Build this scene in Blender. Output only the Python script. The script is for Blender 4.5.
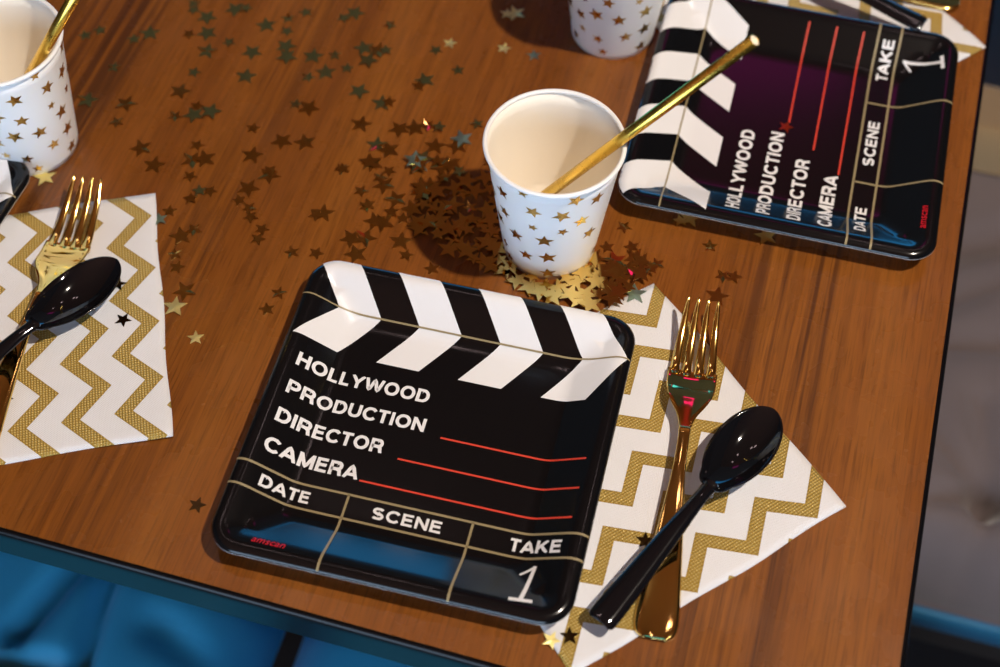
import bpy, math, random
from mathutils import Vector, Matrix

# ---------------------------------------------------------------- scene reset
for o in list(bpy.data.objects):
    bpy.data.objects.remove(o, do_unlink=True)
scene = bpy.context.scene
COL = scene.collection

# ---------------------------------------------------------------- camera
# units are metres, z = 0 is the table top, the floor is at z = -0.75
PITCH, ROLL, FPX = 0.9748966, 0.0105478, 1447.7
cd = bpy.data.cameras.new('camera')
cd.sensor_fit = 'HORIZONTAL'; cd.sensor_width = 36.0; cd.lens = FPX * 36.0 / 1000.0
cd.clip_start = 0.02; cd.clip_end = 60
cam = bpy.data.objects.new('camera', cd); COL.objects.link(cam)
_f = Vector((0, math.cos(PITCH), -math.sin(PITCH))); _r = Vector((1, 0, 0)); _u = _r.cross(_f)
_c, _s = math.cos(ROLL), math.sin(ROLL)
_R, _U = _r * _c + _u * _s, _r * -_s + _u * _c
_m = Matrix((_R, _U, -_f)).transposed().to_4x4()
_m.translation = Vector((0.03383, -0.37091, 0.64625))
cam.matrix_world = _m
cd.dof.use_dof = True; cd.dof.focus_distance = 0.755; cd.dof.aperture_fstop = 5.0
scene.camera = cam

# ---------------------------------------------------------------- world, exposure, key light
world = bpy.data.worlds.new('world'); scene.world = world; world.use_nodes = True
bg = world.node_tree.nodes['Background']
bg.inputs[0].default_value = (0.10, 0.09, 0.08, 1); bg.inputs[1].default_value = 0.3
scene.view_settings.view_transform = 'Standard'; scene.view_settings.look = 'None'
scene.view_settings.gamma = 1.0; scene.view_settings.use_curve_mapping = False
scene.view_settings.exposure = 0.0

CEIL, FLOOR = 1.95, -0.75
KEY_POS = Vector((0.86, -0.17, 1.78)); KEY_W = 150.0
def spot(name, pos, target, watts, color, radius, angle, blend=0.6):
    l = bpy.data.lights.new(name, 'SPOT'); l.energy = watts; l.color = color
    l.shadow_soft_size = radius; l.spot_size = math.radians(angle); l.spot_blend = blend
    o = bpy.data.objects.new(name, l); COL.objects.link(o); o.location = pos
    o.rotation_euler = (Vector(target) - Vector(pos)).to_track_quat('-Z', 'Y').to_euler()
    return o
spot('key_spot', KEY_POS, (0.03, 0.12, 0), KEY_W, (1.0, 0.88, 0.745), 0.035, 60)

# ---------------------------------------------------------------- materials
def mat(name, col=(.8, .8, .8), rough=.5, metal=0., spec=.5, emit=None, estr=0., coat=0., coat_rough=.05):
    m = bpy.data.materials.new(name); m.use_nodes = True
    b = m.node_tree.nodes['Principled BSDF']
    b.inputs['Base Color'].default_value = (*col, 1); b.inputs['Roughness'].default_value = rough
    b.inputs['Metallic'].default_value = metal; b.inputs['Specular IOR Level'].default_value = spec
    b.inputs['Coat Weight'].default_value = coat; b.inputs['Coat Roughness'].default_value = coat_rough
    if emit:
        b.inputs['Emission Color'].default_value = (*emit, 1); b.inputs['Emission Strength'].default_value = estr
    return m
class NT:
    """small node-tree helper"""
    def __init__(s, m):
        s.t = m.node_tree; s.b = s.t.nodes['Principled BSDF']
    def n(s, typ, **kw):
        x = s.t.nodes.new(typ)
        for k, v in kw.items(): setattr(x, k, v)
        return x
    def l(s, a, b): s.t.links.new(a, b)
    def coord(s, out='Object'): return s.n('ShaderNodeTexCoord').outputs[out]
    def math(s, op, a, b=None, c=None):
        x = s.n('ShaderNodeMath', operation=op)
        for i, v in enumerate((a, b, c)):
            if v is None: continue
            if isinstance(v, (int, float)): x.inputs[i].default_value = v
            else: s.l(v, x.inputs[i])
        return x.outputs[0]
    def noise(s, vec, scale, detail=4, rough=.55, dist=0.):
        x = s.n('ShaderNodeTexNoise'); s.l(vec, x.inputs['Vector'])
        x.inputs['Scale'].default_value = scale; x.inputs['Detail'].default_value = detail
        x.inputs['Roughness'].default_value = rough; x.inputs['Distortion'].default_value = dist
        return x.outputs['Fac']
    def mapping(s, vec, scale=(1, 1, 1), loc=(0, 0, 0), rot=(0, 0, 0)):
        x = s.n('ShaderNodeMapping'); s.l(vec, x.inputs[0])
        x.inputs['Scale'].default_value = scale; x.inputs['Location'].default_value = loc; x.inputs['Rotation'].default_value = rot
        return x.outputs[0]
    def ramp(s, fac, stops, interp='LINEAR'):
        x = s.n('ShaderNodeValToRGB'); s.l(fac, x.inputs[0]); e = x.color_ramp.elements
        x.color_ramp.interpolation = interp
        while len(e) < len(stops): e.new(.5)
        for k, (p, c) in enumerate(stops):
            e[k].position = p; e[k].color = (*c, 1) if len(c) == 3 else c
        return x.outputs[0]
    def mix(s, fac, a, b, blend='MIX'):
        x = s.n('ShaderNodeMix', data_type='RGBA', blend_type=blend)
        for sock, v in ((x.inputs[0], fac), (x.inputs[6], a), (x.inputs[7], b)):
            if isinstance(v, (int, float)): sock.default_value = v
            elif isinstance(v, tuple): sock.default_value = (*v, 1)
            else: s.l(v, sock)
        return x.outputs[2]
    def bump(s, h, strength, dist):
        x = s.n('ShaderNodeBump'); x.inputs['Strength'].default_value = strength; x.inputs['Distance'].default_value = dist
        s.l(h, x.inputs['Height']); s.l(x.outputs[0], s.b.inputs['Normal'])

def g(v): return (v, v, v)

def wood_material():
    m = mat('table_wood', (.3, .12, .04), .30, spec=.45)
    t = NT(m); v = t.coord()
    warp = t.noise(t.mapping(v, (5, 1.6, 1)), 1.0, 3)
    sep = t.n('ShaderNodeSeparateXYZ'); t.l(v, sep.inputs[0])
    x = t.math('ADD', sep.outputs[0], t.math('MULTIPLY', t.math('SUBTRACT', warp, .5), .030))
    broad = t.noise(t.mapping(v, (26, 1.6, 1)), 1.0, 4, .55, .4)
    fine = t.noise(t.mapping(v, (330, 7, 1)), 1.0, 4, .6, .2)
    pore = t.noise(t.mapping(v, (900, 36, 1)), 1.0, 3, .6)
    base = t.ramp(broad, [(.28, (.170, .049, .0065)), (.50, (.225, .070, .0098)), (.75, (.280, .096, .0155))])
    c = t.mix(.38, base, t.mix(1.0, base, t.ramp(fine, [(.30, g(.45)), (.62, g(1.12))]), 'MULTIPLY'))
    c = t.mix(.55, c, t.mix(1.0, c, t.ramp(pore, [(.34, g(.40)), (.50, g(1.0))]), 'MULTIPLY'))
    # darker heart-wood bands of the veneer: position across the grain, in metres from the table corner
    pos = t.math('DIVIDE', t.math('MULTIPLY', x, -1.0), 0.8)
    def p(mm): return mm / 800.0
    band = t.ramp(pos, [(p(50), g(0)), (p(66), g(1)), (p(102), g(.8)), (p(125), g(.05)), (p(150), g(0)), (p(370), g(.1)),
                        (p(395), g(.55)), (p(422), g(.45)), (p(440), g(.05)), (p(492), g(.1)), (p(508), g(1)), (p(545), g(.9)), (p(575), g(.3))])
    lines = t.noise(t.mapping(v, (190, 2.6, 1)), 1.0, 3, .65, .5)
    lm = t.ramp(lines, [(.40, g(1)), (.56, g(0))])
    fac = t.math('MULTIPLY', t.math('MULTIPLY', band, lm), .80)
    c = t.mix(fac, c, (.050, .016, .006))
    t.l(c, t.b.inputs['Base Color'])
    t.l(t.ramp(t.noise(v, 30, 3), [(.3, g(.22)), (.7, g(.33))]), t.b.inputs['Roughness'])
    t.bump(t.math('ADD', t.math('MULTIPLY', fine, .6), pore), .10, .0006)
    return m

def napkin_material():
    m = mat('napkin_paper', (.86, .85, .85), .75, spec=.25)
    t = NT(m); v = t.coord()
    sep = t.n('ShaderNodeSeparateXYZ'); t.l(v, sep.inputs[0]); X, Y = sep.outputs[0], sep.outputs[1]
    HALF, AMP, STEP = .01835, .0168, .0272
    pp = t.math('PINGPONG', t.math('ADD', Y, .0082), HALF)
    s = t.math('ADD', t.math('SUBTRACT', X, .0747), t.math('MULTIPLY', pp, AMP / HALF))
    w = t.math('ABSOLUTE', t.math('WRAP', s, STEP / 2, -STEP / 2))
    gold = t.math('LESS_THAN', w, .0049)
    # embossed dots on the gold and a fine weave on the white
    k = 2 * math.pi / .0030
    dots = t.math('MULTIPLY', t.math('SINE', t.math('MULTIPLY', t.math('ADD', X, Y), k)), t.math('SINE', t.math('MULTIPLY', t.math('SUBTRACT', X, Y), k)))
    dm = t.math('MULTIPLY', t.math('GREATER_THAN', dots, .30), t.math('LESS_THAN', w, .0038))
    k2 = 2 * math.pi / .0012
    weave = t.math('MULTIPLY', t.math('SINE', t.math('MULTIPLY', X, k2)), t.math('SINE', t.math('MULTIPLY', Y, k2)))
    gcol = t.mix(t.noise(v, 130, 3), (.40, .245, .040), (.50, .33, .075))
    gcol = t.mix(t.math('MULTIPLY', dm, .45), gcol, (.80, .64, .30))
    wcol = t.mix(t.noise(v, 40, 2), (.74, .73, .75), (.80, .79, .80))
    t.l(t.mix(gold, wcol, gcol), t.b.inputs['Base Color'])
    t.l(t.math('MULTIPLY', gold, .35), t.b.inputs['Metallic'])
    t.l(t.math('SUBTRACT', .8, t.math('MULTIPLY', gold, .35)), t.b.inputs['Roughness'])
    h = t.math('ADD', t.math('MULTIPLY', t.math('MULTIPLY', dots, gold), 1.0), t.math('MULTIPLY', weave, .3))
    t.bump(h, .6, .0006)
    return m

def fabric_material(name, c1, c2, rough=.7, scale=7., sheen=.2):
    m = mat(name, c1, rough, spec=.3); t = NT(m); v = t.coord()
    t.l(t.mix(t.noise(v, scale, 4), c1, c2), t.b.inputs['Base Color'])
    t.bump(t.noise(v, 350, 3), .2, .0008)
    t.b.inputs['Sheen Weight'].default_value = sheen
    return m

def gold_material(name, c, r0, r1, scale=120.):
    m = mat(name, c, r0, metal=1.0); t = NT(m); v = t.coord()
    t.l(t.ramp(t.noise(v, scale, 2), [(.35, g(r0)), (.65, g(r1))]), t.b.inputs['Roughness'])
    return m

M = {}
M['wood'] = wood_material()
M['band'] = mat('black_edge', (.003, .003, .004), .25, spec=.22)
M['napkin'] = napkin_material()
M['napkin_plain'] = mat('napkin_plain', (.76, .75, .76), .8, spec=.2)
M['black_print'] = mat('plate_black', (.0040, .0040, .0048), .15, spec=.42)
M['white_print'] = mat('plate_white', (.80, .79, .80), .28, spec=.4)
M['gold_print'] = mat('plate_gold_line', (.30, .235, .125), .35, spec=.4)
M['red_print'] = mat('plate_red', (.66, .055, .030), .35, spec=.4)
M['red_print2'] = mat('plate_mark_red', (.60, .010, .018), .35, spec=.4)
M['plate_back'] = mat('plate_back', (.62, .60, .57), .6)
M['cup'] = mat('cup_paper', (.86, .84, .82), .45, spec=.35)
_t = NT(M['cup']); _t.bump(_t.noise(_t.coord(), 600, 2), .05, .0004)
_t.b.inputs['Subsurface Weight'].default_value = .15; _t.b.inputs['Subsurface Radius'].default_value = (.004, .003, .002)
M['cup_in_warmlit'] = mat('cup_inside_warmlit', (.96, .90, .80), .5, spec=.3)  # warm light inside the white cup is painted in as cream
M['cup_lip'] = mat('cup_lip', (.90, .88, .86), .35)
M['foil'] = gold_material('gold_foil', (.62, .43, .13), .22, .38)
M['star'] = gold_material('gold_star', (.95, .67, .21), .05, .09)
M['star_teal_reflection'] = gold_material('teal_reflection_star', (.42, .62, .48), .30, .42)  # teal reflections on gold confetti, painted into the colour
M['star_glint'] = gold_material('pale_glint_star', (.95, .82, .34), .42, .55)  # bright glints on gold confetti, painted in as matte pale gold
M['star_dark_reflection'] = gold_material('dark_reflection_star', (.085, .055, .022), .15, .25)  # dark ceiling mirrored in gold confetti, painted into the colour
M['gold_plastic'] = gold_material('gold_plastic', (.93, .64, .20), .05, .09, 60)
M['straw'] = gold_material('gold_straw', (.86, .58, .10), .20, .30, 90)
M['straw_in'] = mat('straw_inside', (.80, .74, .62), .6)
M['black_plastic'] = mat('black_plastic', (.0045, .0045, .006), .06, spec=.55)
M['blue_seat'] = fabric_material('blue_leather', (.025, .33, .62), (.05, .40, .68), .50, 5, .1)
M['grey_seat'] = fabric_material('grey_velvet', (.075, .056, .056), (.16, .122, .118), .85, 6, .4)  # strong mottling paints in the shading of the cushion wrinkles
M['tan_seat'] = fabric_material('tan_velvet', (.20, .125, .055), (.25, .16, .08), .85, 6, .3)
M['blue_trim'] = fabric_material('blue_trim', (.010, .10, .19), (.02, .14, .25), .35, 10, 0)
M['dark_frame'] = mat('dark_frame', (.02, .015, .013), .45)
M['ceiling'] = fabric_material('brown_ceiling', (.56, .17, .055), (.64, .20, .07), .9, 2, 0)
M['wall_teal'] = fabric_material('teal_wall', (.15, .165, .165), (.18, .19, .185), .9, 2, 0)
M['wall'] = fabric_material('brown_wall', (.10, .07, .055), (.14, .10, .08), .9, 2, 0)
M['floor'] = fabric_material('dark_floor', (.035, .022, .018), (.055, .035, .028), .5, 4, 0)
M['lamp_metal'] = mat('lamp_metal', (.05, .05, .055), .35, metal=.8)
def glow(name, col, s): return mat(name, (0, 0, 0), 1, emit=col, estr=s)

# ---------------------------------------------------------------- mesh helpers
def mesh(name, verts, faces, smooth=False):
    me = bpy.data.meshes.new(name); me.from_pydata([tuple(v) for v in verts], [], faces); me.update()
    if smooth: me.polygons.foreach_set('use_smooth', [True] * len(me.polygons))
    return me
def link(name, me, m=None, parent=None, loc=None, rot=None):
    o = bpy.data.objects.new(name, me); COL.objects.link(o)
    if m is not None and not me.materials: me.materials.append(m)
    if parent: o.parent = parent
    if loc is not None: o.location = loc
    if rot is not None: o.rotation_euler = rot
    return o
def thing(name, label, cat, loc=(0, 0, 0), rz=0., group=None):
    o = bpy.data.objects.new(name, None); COL.objects.link(o); o.empty_display_size = .03
    o.location = loc; o.rotation_euler = (0, 0, rz)
    return tag(o, label, cat, group)
def tag(o, label, cat, group=None):
    o['label'] = label; o['category'] = cat
    if group: o['group'] = group
    return o
def structure(o, label):
    o['kind'] = 'structure'; o['label'] = label; return o
def copy_thing(root, loc, rot, label, group=None):
    r = root.copy(); COL.objects.link(r); r.location = loc; r.rotation_euler = rot; r['label'] = label
    if group: r['group'] = group
    for ch in root.children:
        c = ch.copy(); COL.objects.link(c); c.parent = r
        for gch in ch.children:
            d = gch.copy(); COL.objects.link(d); d.parent = c
    return r
def box_data(x0, x1, y0, y1, z0, z1):
    v = [(x, y, z) for z in (z0, z1) for y in (y0, y1) for x in (x0, x1)]
    return v, [(0, 2, 3, 1), (4, 5, 7, 6), (0, 1, 5, 4), (2, 6, 7, 3), (0, 4, 6, 2), (1, 3, 7, 5)]
def box(name, x0, x1, y0, y1, z0, z1, m, parent=None, bevel=0.):
    o = link(name, mesh(name, *box_data(x0, x1, y0, y1, z0, z1)), m, parent)
    if bevel:
        b = o.modifiers.new('bevel', 'BEVEL'); b.width = bevel; b.segments = 3
    return o
def lathe(prof, n=64, close=False):
    v, f = [], []
    for r, z in prof:
        for k in range(n):
            a = 2 * math.pi * k / n; v.append((r * math.cos(a), r * math.sin(a), z))
    L = len(prof)
    for i in range(L if close else L - 1):
        j = (i + 1) % L
        for k in range(n):
            k2 = (k + 1) % n; f.append((i * n + k, i * n + k2, j * n + k2, j * n + k))
    return v, f
def tube(p0, p1, r, n=14, wall=None):
    p0, p1 = Vector(p0), Vector(p1); d = (p1 - p0).normalized(); a = d.orthogonal().normalized(); b = d.cross(a)
    v, f = [], []
    def ring(p, rr):
        for k in range(n):
            t = 2 * math.pi * k / n; v.append(p + a * (rr * math.cos(t)) + b * (rr * math.sin(t)))
    rings = [(p0, r), (p1, r)]
    if wall: rings += [(p1, r - wall), (p0, r - wall)]
    for q in rings: ring(*q)
    L = len(rings)
    for i in range(L if wall else L - 1):
        j = (i + 1) % L
        for k in range(n):
            k2 = (k + 1) % n; f.append((i * n + k, i * n + k2, j * n + k2, j * n + k))
    if not wall: f += [tuple(reversed(range(n))), tuple(range(n, 2 * n))]
    return v, f

# ================================================================ THE ROOM
RX0, RX1, RY0, RY1 = -2.5, 2.5, -2.6, 2.10
structure(box('floor', RX0, RX1, RY0, RY1, FLOOR - .1, FLOOR, M['floor']), 'dark brown floor under the table')
structure(box('ceiling', RX0, RX1, RY0, RY1, CEIL, CEIL + .1, M['ceiling']), 'dark brown ceiling above the table')
def wall_with_window(name, label, axis, pos, thick, a0, a1, w0, w1, z0, z1, wname, wlabel, ecol, wmat):
    """a wall (axis 'x' or 'y' = its normal) with one rectangular opening, frame, mullions and panes"""
    parts = [(a0, w0, FLOOR, CEIL), (w1, a1, FLOOR, CEIL), (w0, w1, FLOOR, z0), (w0, w1, z1, CEIL)]
    v, f = [], []
    def add(b0, b1, c0, c1, p0, p1):
        bv, bf = box_data(b0, b1, p0, p1, c0, c1) if axis == 'y' else box_data(p0, p1, b0, b1, c0, c1)
        k = len(v); v.extend(bv); f.extend([tuple(i + k for i in q) for q in bf])
    p0, p1 = min(pos, pos + thick), max(pos, pos + thick)
    for b0, b1, c0, c1 in parts: add(b0, b1, c0, c1, p0, p1)
    structure(link(name, mesh(name, v, f), M[wmat]), label)
    v.clear(); f.clear()
    fr = .05
    for b0, b1, c0, c1 in ((w0, w1, z0, z0 + fr), (w0, w1, z1 - fr, z1), (w0, w0 + fr, z0 + fr, z1 - fr), (w1 - fr, w1, z0 + fr, z1 - fr)): add(b0, b1, c0, c1, p0, p1)
    w = structure(link(wname, mesh(wname, v, f), M['dark_frame']), wlabel)
    mid = (w0 + w1) / 2; pm = (p0 + p1) / 2
    for b0, b1 in ((w0 + fr, mid - .02), (mid + .02, w1 - fr)):
        v.clear(); f.clear(); add(b0, b1, z0 + fr, z1 - fr, pm - .004, pm + .004)
        link('pane', mesh('pane', v, f), M[ecol], w)
    v.clear(); f.clear(); add(mid - .02, mid + .02, z0 + fr, z1 - fr, pm - .02, pm + .02)
    link('mullion', mesh('mullion', v, f), M['dark_frame'], w)
M['daylight_far'] = glow('daylight_far', (.04, .42, .95), 3.0)
M['daylight_near'] = glow('daylight_near', (.56, .75, 1.0), 6.5)
wall_with_window('wall_back', 'teal wall beyond the table', 'y', RY1, .12, RX0, RX1, -1.5, 1.3, -.15, .42, 'window_1', 'blue-lit window beyond the table', 'daylight_far', 'wall_teal')
wall_with_window('wall_front', 'brown wall behind the camera', 'y', RY0, -.12, RX0, RX1, -2.3, .5, -.62, 1.25, 'window_2', 'tall daylight window behind the camera', 'daylight_near', 'wall')
structure(box('wall_right', RX1, RX1 + .12, RY0, RY1, FLOOR, CEIL, M['wall']), 'brown wall on the right of the table')
structure(box('wall_left', RX0 - .12, RX0, RY0, RY1, FLOOR, CEIL, M['wall']), 'brown wall on the left of the table')

# ---------------------------------------------------------------- ceiling lamps (their own light is their glowing disc)
M['lamp_pink'] = glow('lamp_pink', (1.0, .72, .70), 13.)
M['lamp_magenta'] = glow('lamp_magenta', (1.0, .03, .50), 1.4)
ring_me = mesh('lamp_ring', *lathe([(.052, 0), (.068, 0), (.068, -.012), (.055, -.012)], 32, True), True)
disc_me = mesh('lamp_disc', *lathe([(.0005, -.004), (.052, -.004)], 32))
ring_me.materials.append(M['lamp_metal']); disc_me.materials.append(M['lamp_pink'])
for i, (x, y, lab) in enumerate(((.955, 1.46, 'round recessed ceiling lamp over the right side of the room'), (-.19, .73, 'round recessed ceiling lamp nearest above the table'),
                          (-.447, .816, 'round recessed ceiling lamp left of the nearest one'), (.627, .86, 'round recessed ceiling lamp right of the nearest one'))):
    t = thing('ceiling_lamp', lab, 'lamp', (x, y, CEIL), 0, 'recessed ceiling lamps')
    link('trim_ring', ring_me, None, t); link('lamp_disc', disc_me, None, t)
t = thing('stage_light', 'magenta LED panel light high on the wall beyond the table', 'lamp', (.62, RY1, 1.76))
box('housing', -.26, .26, -.05, 0, -.13, .13, M['lamp_metal'], t, .006); box('led_panel', -.24, .24, -.056, -.0505, -.11, .11, M['lamp_magenta'], t)
t = thing('spotlight', 'black ceiling spotlight aimed at the table', 'lamp', KEY_POS)
_d = (Vector((.03, .12, 0)) - KEY_POS).normalized()
link('lamp_can', mesh('lamp_can', *lathe([(.042, -.02), (.045, -.02), (.045, .09), (.03, .105), (.001, .105), (.001, .10), (.028, .10), (.042, .085)], 28, True), True), M['lamp_metal'], t, rot=(-_d).to_track_quat('Z', 'Y').to_euler())
link('stem', mesh('stem', *tube(-_d * .10, (-_d.x * .10, -_d.y * .10, CEIL - KEY_POS.z), .008, 12)), M['lamp_metal'], t)

# ================================================================ TABLE
TA = math.radians(-15.5)
tab = thing('table', 'brown wood-veneer table with a black edge band', 'table', (.2086, -.1676, 0), TA)
TW, TL_, TH = 1.40, .85, .027
bw = .0032
box('table_top', -TW, -.0, 0, TL_, -TH + .002, 0, M['wood'], tab)
def edge_band():
    prof = [(0, -.0004), (bw * .35, -.0002), (bw * .62, -.0008), (bw * .82, -.0018), (bw * .95, -.0032), (bw, -.0050), (bw, -TH + .002), (bw * .6, -TH), (-.02, -TH), (-.02, -TH + .0015), (0, -TH + .0015)]
    cor = [(-TW, 0, -1, -1), (0, 0, 1, -1), (0, TL_, 1, 1), (-TW, TL_, -1, 1)]
    v, f = [], []; L = len(prof)
    for x, y, sx, sy in cor:
        for o, z in prof: v.append((x + sx * o, y + sy * o, z))
    for i in range(4):
        j = (i + 1) % 4
        for k in range(L):
            k2 = (k + 1) % L; f.append((i * L + k, j * L + k, j * L + k2, i * L + k2))
    return mesh('edge_band', v, f)
link('edge_band', edge_band(), M['band'], tab)
link('pedestal', mesh('pedestal', *lathe([(.001, -TH), (.16, -TH), (.16, -TH - .02), (.045, -.08), (.04, -.66), (.06, -.70), (.28, FLOOR + .03), (.29, FLOOR), (.001, FLOOR)], 40), True), M['dark_frame'], tab, loc=(-.70, .45, 0))

# ================================================================ SEATS
def cushion_mesh(name, w, d, h, r, amp, seed, creases=()):
    rnd = random.Random(seed); nx = ny = 72; v, f = [], []
    ph = [rnd.uniform(0, 6) for _ in range(8)]
    def top(x, y):
        ax, ay = (w / 2 - abs(x)) / r, (d / 2 - abs(y)) / r
        e = 1 - max(0, 1 - max(0, min(ax, 1))) ** 2.4 * .9 - max(0, 1 - max(0, min(ay, 1))) ** 2.4 * .9
        z = h * max(.12, e)
        z += amp * (math.sin(17 * x + 9 * y + ph[0]) * math.sin(13 * y - 7 * x + ph[1]) + .6 * math.sin(31 * x + ph[2]) * math.sin(27 * y + ph[3]))
        for (x0, y0, x1, y1, dep, wid) in creases:
            dx, dy = x1 - x0, y1 - y0; L2 = dx * dx + dy * dy
            tt = max(0, min(1, ((x - x0) * dx + (y - y0) * dy) / L2)); q = math.hypot(x - x0 - tt * dx, y - y0 - tt * dy)
            z -= dep * math.exp(-(q / wid) ** 2)
        return z
    for j in range(ny + 1):
        for i in range(nx + 1):
            x, y = w * (i / nx - .5), d * (j / ny - .5); v.append((x, y, top(x, y)))
    n1 = nx + 1
    for j in range(ny):
        for i in range(nx): k = j * n1 + i; f.append((k, k + 1, k + 1 + n1, k + n1))
    per = [i for i in range(n1)] + [j * n1 + nx for j in range(1, ny + 1)] + [ny * n1 + i for i in range(nx - 1, -1, -1)] + [j * n1 for j in range(ny - 1, 0, -1)]
    base = len(v)
    for k in per: v.append((v[k][0], v[k][1], 0))
    P = len(per)
    for i in range(P):
        j = (i + 1) % P; f.append((per[j], per[i], base + i, base + j))
    f.append(tuple(base + i for i in range(P)))
    return mesh(name, v, f, True)
def seat(name, label, cat, loc, rz, w, d, m, seed, creases=(), trim=None, amp=.003, group=None):
    """upholstered stool: cushion on a dark frame with four legs; loc = centre on the floor"""
    t = thing(name, label, cat, (loc[0], loc[1], FLOOR), rz, group)
    ztop = loc[2] - FLOOR; h = .075
    o = link('seat_cushion', cushion_mesh('seat_cushion', w, d, h, .055, amp, seed, creases), m, t, loc=(0, 0, ztop - h))
    if trim:
        z0 = ztop - h - .035
        box('trim_rail', -w / 2 - .004, w / 2 + .004, -d / 2 - .004, d / 2 + .004, z0, ztop - h - .0005, trim, t, .012); zf = z0
    else: zf = ztop - h
    box('seat_frame', -w / 2 + .012, w / 2 - .012, -d / 2 + .012, d / 2 - .012, zf - .05, zf - .0005, M['dark_frame'], t, .004)
    for sx in (-1, 1):
        for sy in (-1, 1):
            link('leg', mesh('leg', *tube((sx * (w / 2 - .05), sy * (d / 2 - .05), zf - .05), (sx * (w / 2 - .03), sy * (d / 2 - .03), 0), .016, 12), True), M['dark_frame'], t)
    return t
_ex = Vector((math.cos(TA), math.sin(TA))); _ey = Vector((-math.sin(TA), math.cos(TA)))
SZ = -.275
_gap = Vector((-.125, -.008))
_a = _gap - _ex * (.235 + .0085) - _ey * .16; _b = _gap + _ex * (.235 + .0085) - _ey * .16
seat('upholstered_stool', 'blue padded stool under the table edge, left of the dark gap', 'stool', (_a.x, _a.y, SZ), TA, .47, .47, M['blue_seat'], 3,
     ((.098, .19, .080, .130, .018, .008), (.121, .195, .131, .120, .020, .007), (.06, .106, .13, .112, .015, .009), (.17, .16, .20, .15, .006, .012)), None, .003, 'blue padded stools')
seat('upholstered_stool', 'blue padded stool under the table edge, right of the dark gap', 'stool', (_b.x, _b.y, SZ), TA, .47, .47, M['blue_seat'], 11, (), None, .003, 'blue padded stools')
_c2 = Vector((.328, .071)) + _ex * .10 + _ey * .225
seat('upholstered_stool', 'grey velvet padded stool with a blue rail beside the right table edge', 'stool', (_c2.x, _c2.y, SZ), TA, .47, .45, M['grey_seat'], 8,
     tuple((p, q + .025, r, s + .025, u, v) for p, q, r, s, u, v in ((-.055, -.19, -.0545, -.19, .016, .016), (-.055, -.19, -.11, -.14, .008, .010), (-.055, -.19, -.10, -.20, .008, .009), (-.055, -.19, -.07, -.11, .008, .010), (-.055, -.19, -.06, -.24, .007, .009), (-.12, -.07, -.05, -.05, .007, .010), (-.12, .02, -.05, .06, .009, .014), (-.11, -.03, -.06, .01, .006, .01))), M['blue_trim'], .003)
_c3 = _c2 + _ey * .178
tag(link('small_cushion', cushion_mesh('small_cushion', .40, .08, .035, .02, .001, 21), M['tan_seat'], None, (_c3.x, _c3.y, SZ + .0035), (0, 0, TA)), 'tan cushion lying on the far end of the grey stool', 'cushion')

# ================================================================ NAPKINS
NS = .1638
def napkin_mesh(name, seed, z0, z1, inset, wav, curl=()):
    rnd = random.Random(seed); n = 40; v, f = [], []; h = NS / 2 - inset
    ph = [rnd.uniform(0, 6.28) for _ in range(6)]
    def zt(x, y):
        z = wav * (math.sin(55 * x + ph[0]) * math.sin(48 * y + ph[1]) + .5 * math.sin(90 * (x + y) + ph[2]))
        for cx_, cy_, a in curl:
            z += a * math.exp(-((x - cx_ * h) ** 2 + (y - cy_ * h) ** 2) / .030 ** 2)
        return z
    for top in (1, 0):
        for j in range(n + 1):
            for i in range(n + 1):
                a, b = 2 * i / n - 1, 2 * j / n - 1
                x = a * h + .0006 * math.sin(7 * b + ph[3]) * abs(a); y = b * h + .0006 * math.sin(6 * a + ph[4]) * abs(b)
                e = max(abs(a), abs(b)); rr = .0002 * max(0, (e - .97) / .03)
                v.append((x, y, (z1 - rr if top else z0) + zt(x, y) * (1 if top else .6) + .0002 * (1 if top else 0)))
    n1 = n + 1; off = n1 * n1
    for j in range(n):
        for i in range(n):
            k = j * n1 + i; f.append((k, k + 1, k + 1 + n1, k + n1)); f.append((off + k, off + k + n1, off + k + 1 + n1, off + k + 1))
    per = [i for i in range(n1)] + [j * n1 + n for j in range(1, n1)] + [n * n1 + i for i in range(n - 1, -1, -1)] + [j * n1 for j in range(n - 1, 0, -1)]
    for i in range(len(per)):
        j = (i + 1) % len(per); f.append((per[i], off + per[i], off + per[j], per[j]))
    return mesh(name, v, f, True)
def napkin(label, x, y, a, seed, curl):
    t = thing('paper_napkin', label, 'napkin', (x, y, 0), math.radians(a), 'gold chevron napkins')
    link('lower_fold', napkin_mesh('lower_fold', seed, .0001, .0003, .0014, .00003), M['napkin_plain'], t)
    link('top_fold', napkin_mesh('top_fold', seed + 1, .0006, .0008, 0, .00006, curl), M['napkin'], t)
    return t
napkin('white and gold chevron napkin under the central plate, fork and spoon', .0941, -.0113, -57.34, 4, ((1, 1, .0025),))
napkin('white and gold chevron napkin at the left, with two dark stars', -.2299, .0650, 11.36, 9, ((1, -1, .0018), (1, 1, .0012)))
napkin('white and gold chevron napkin under the upper right plate, mostly hidden', .2213, .3115, 32.0, 14, ((1, -1, .0015),))
NT_Z = .0014     # top of a napkin

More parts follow.
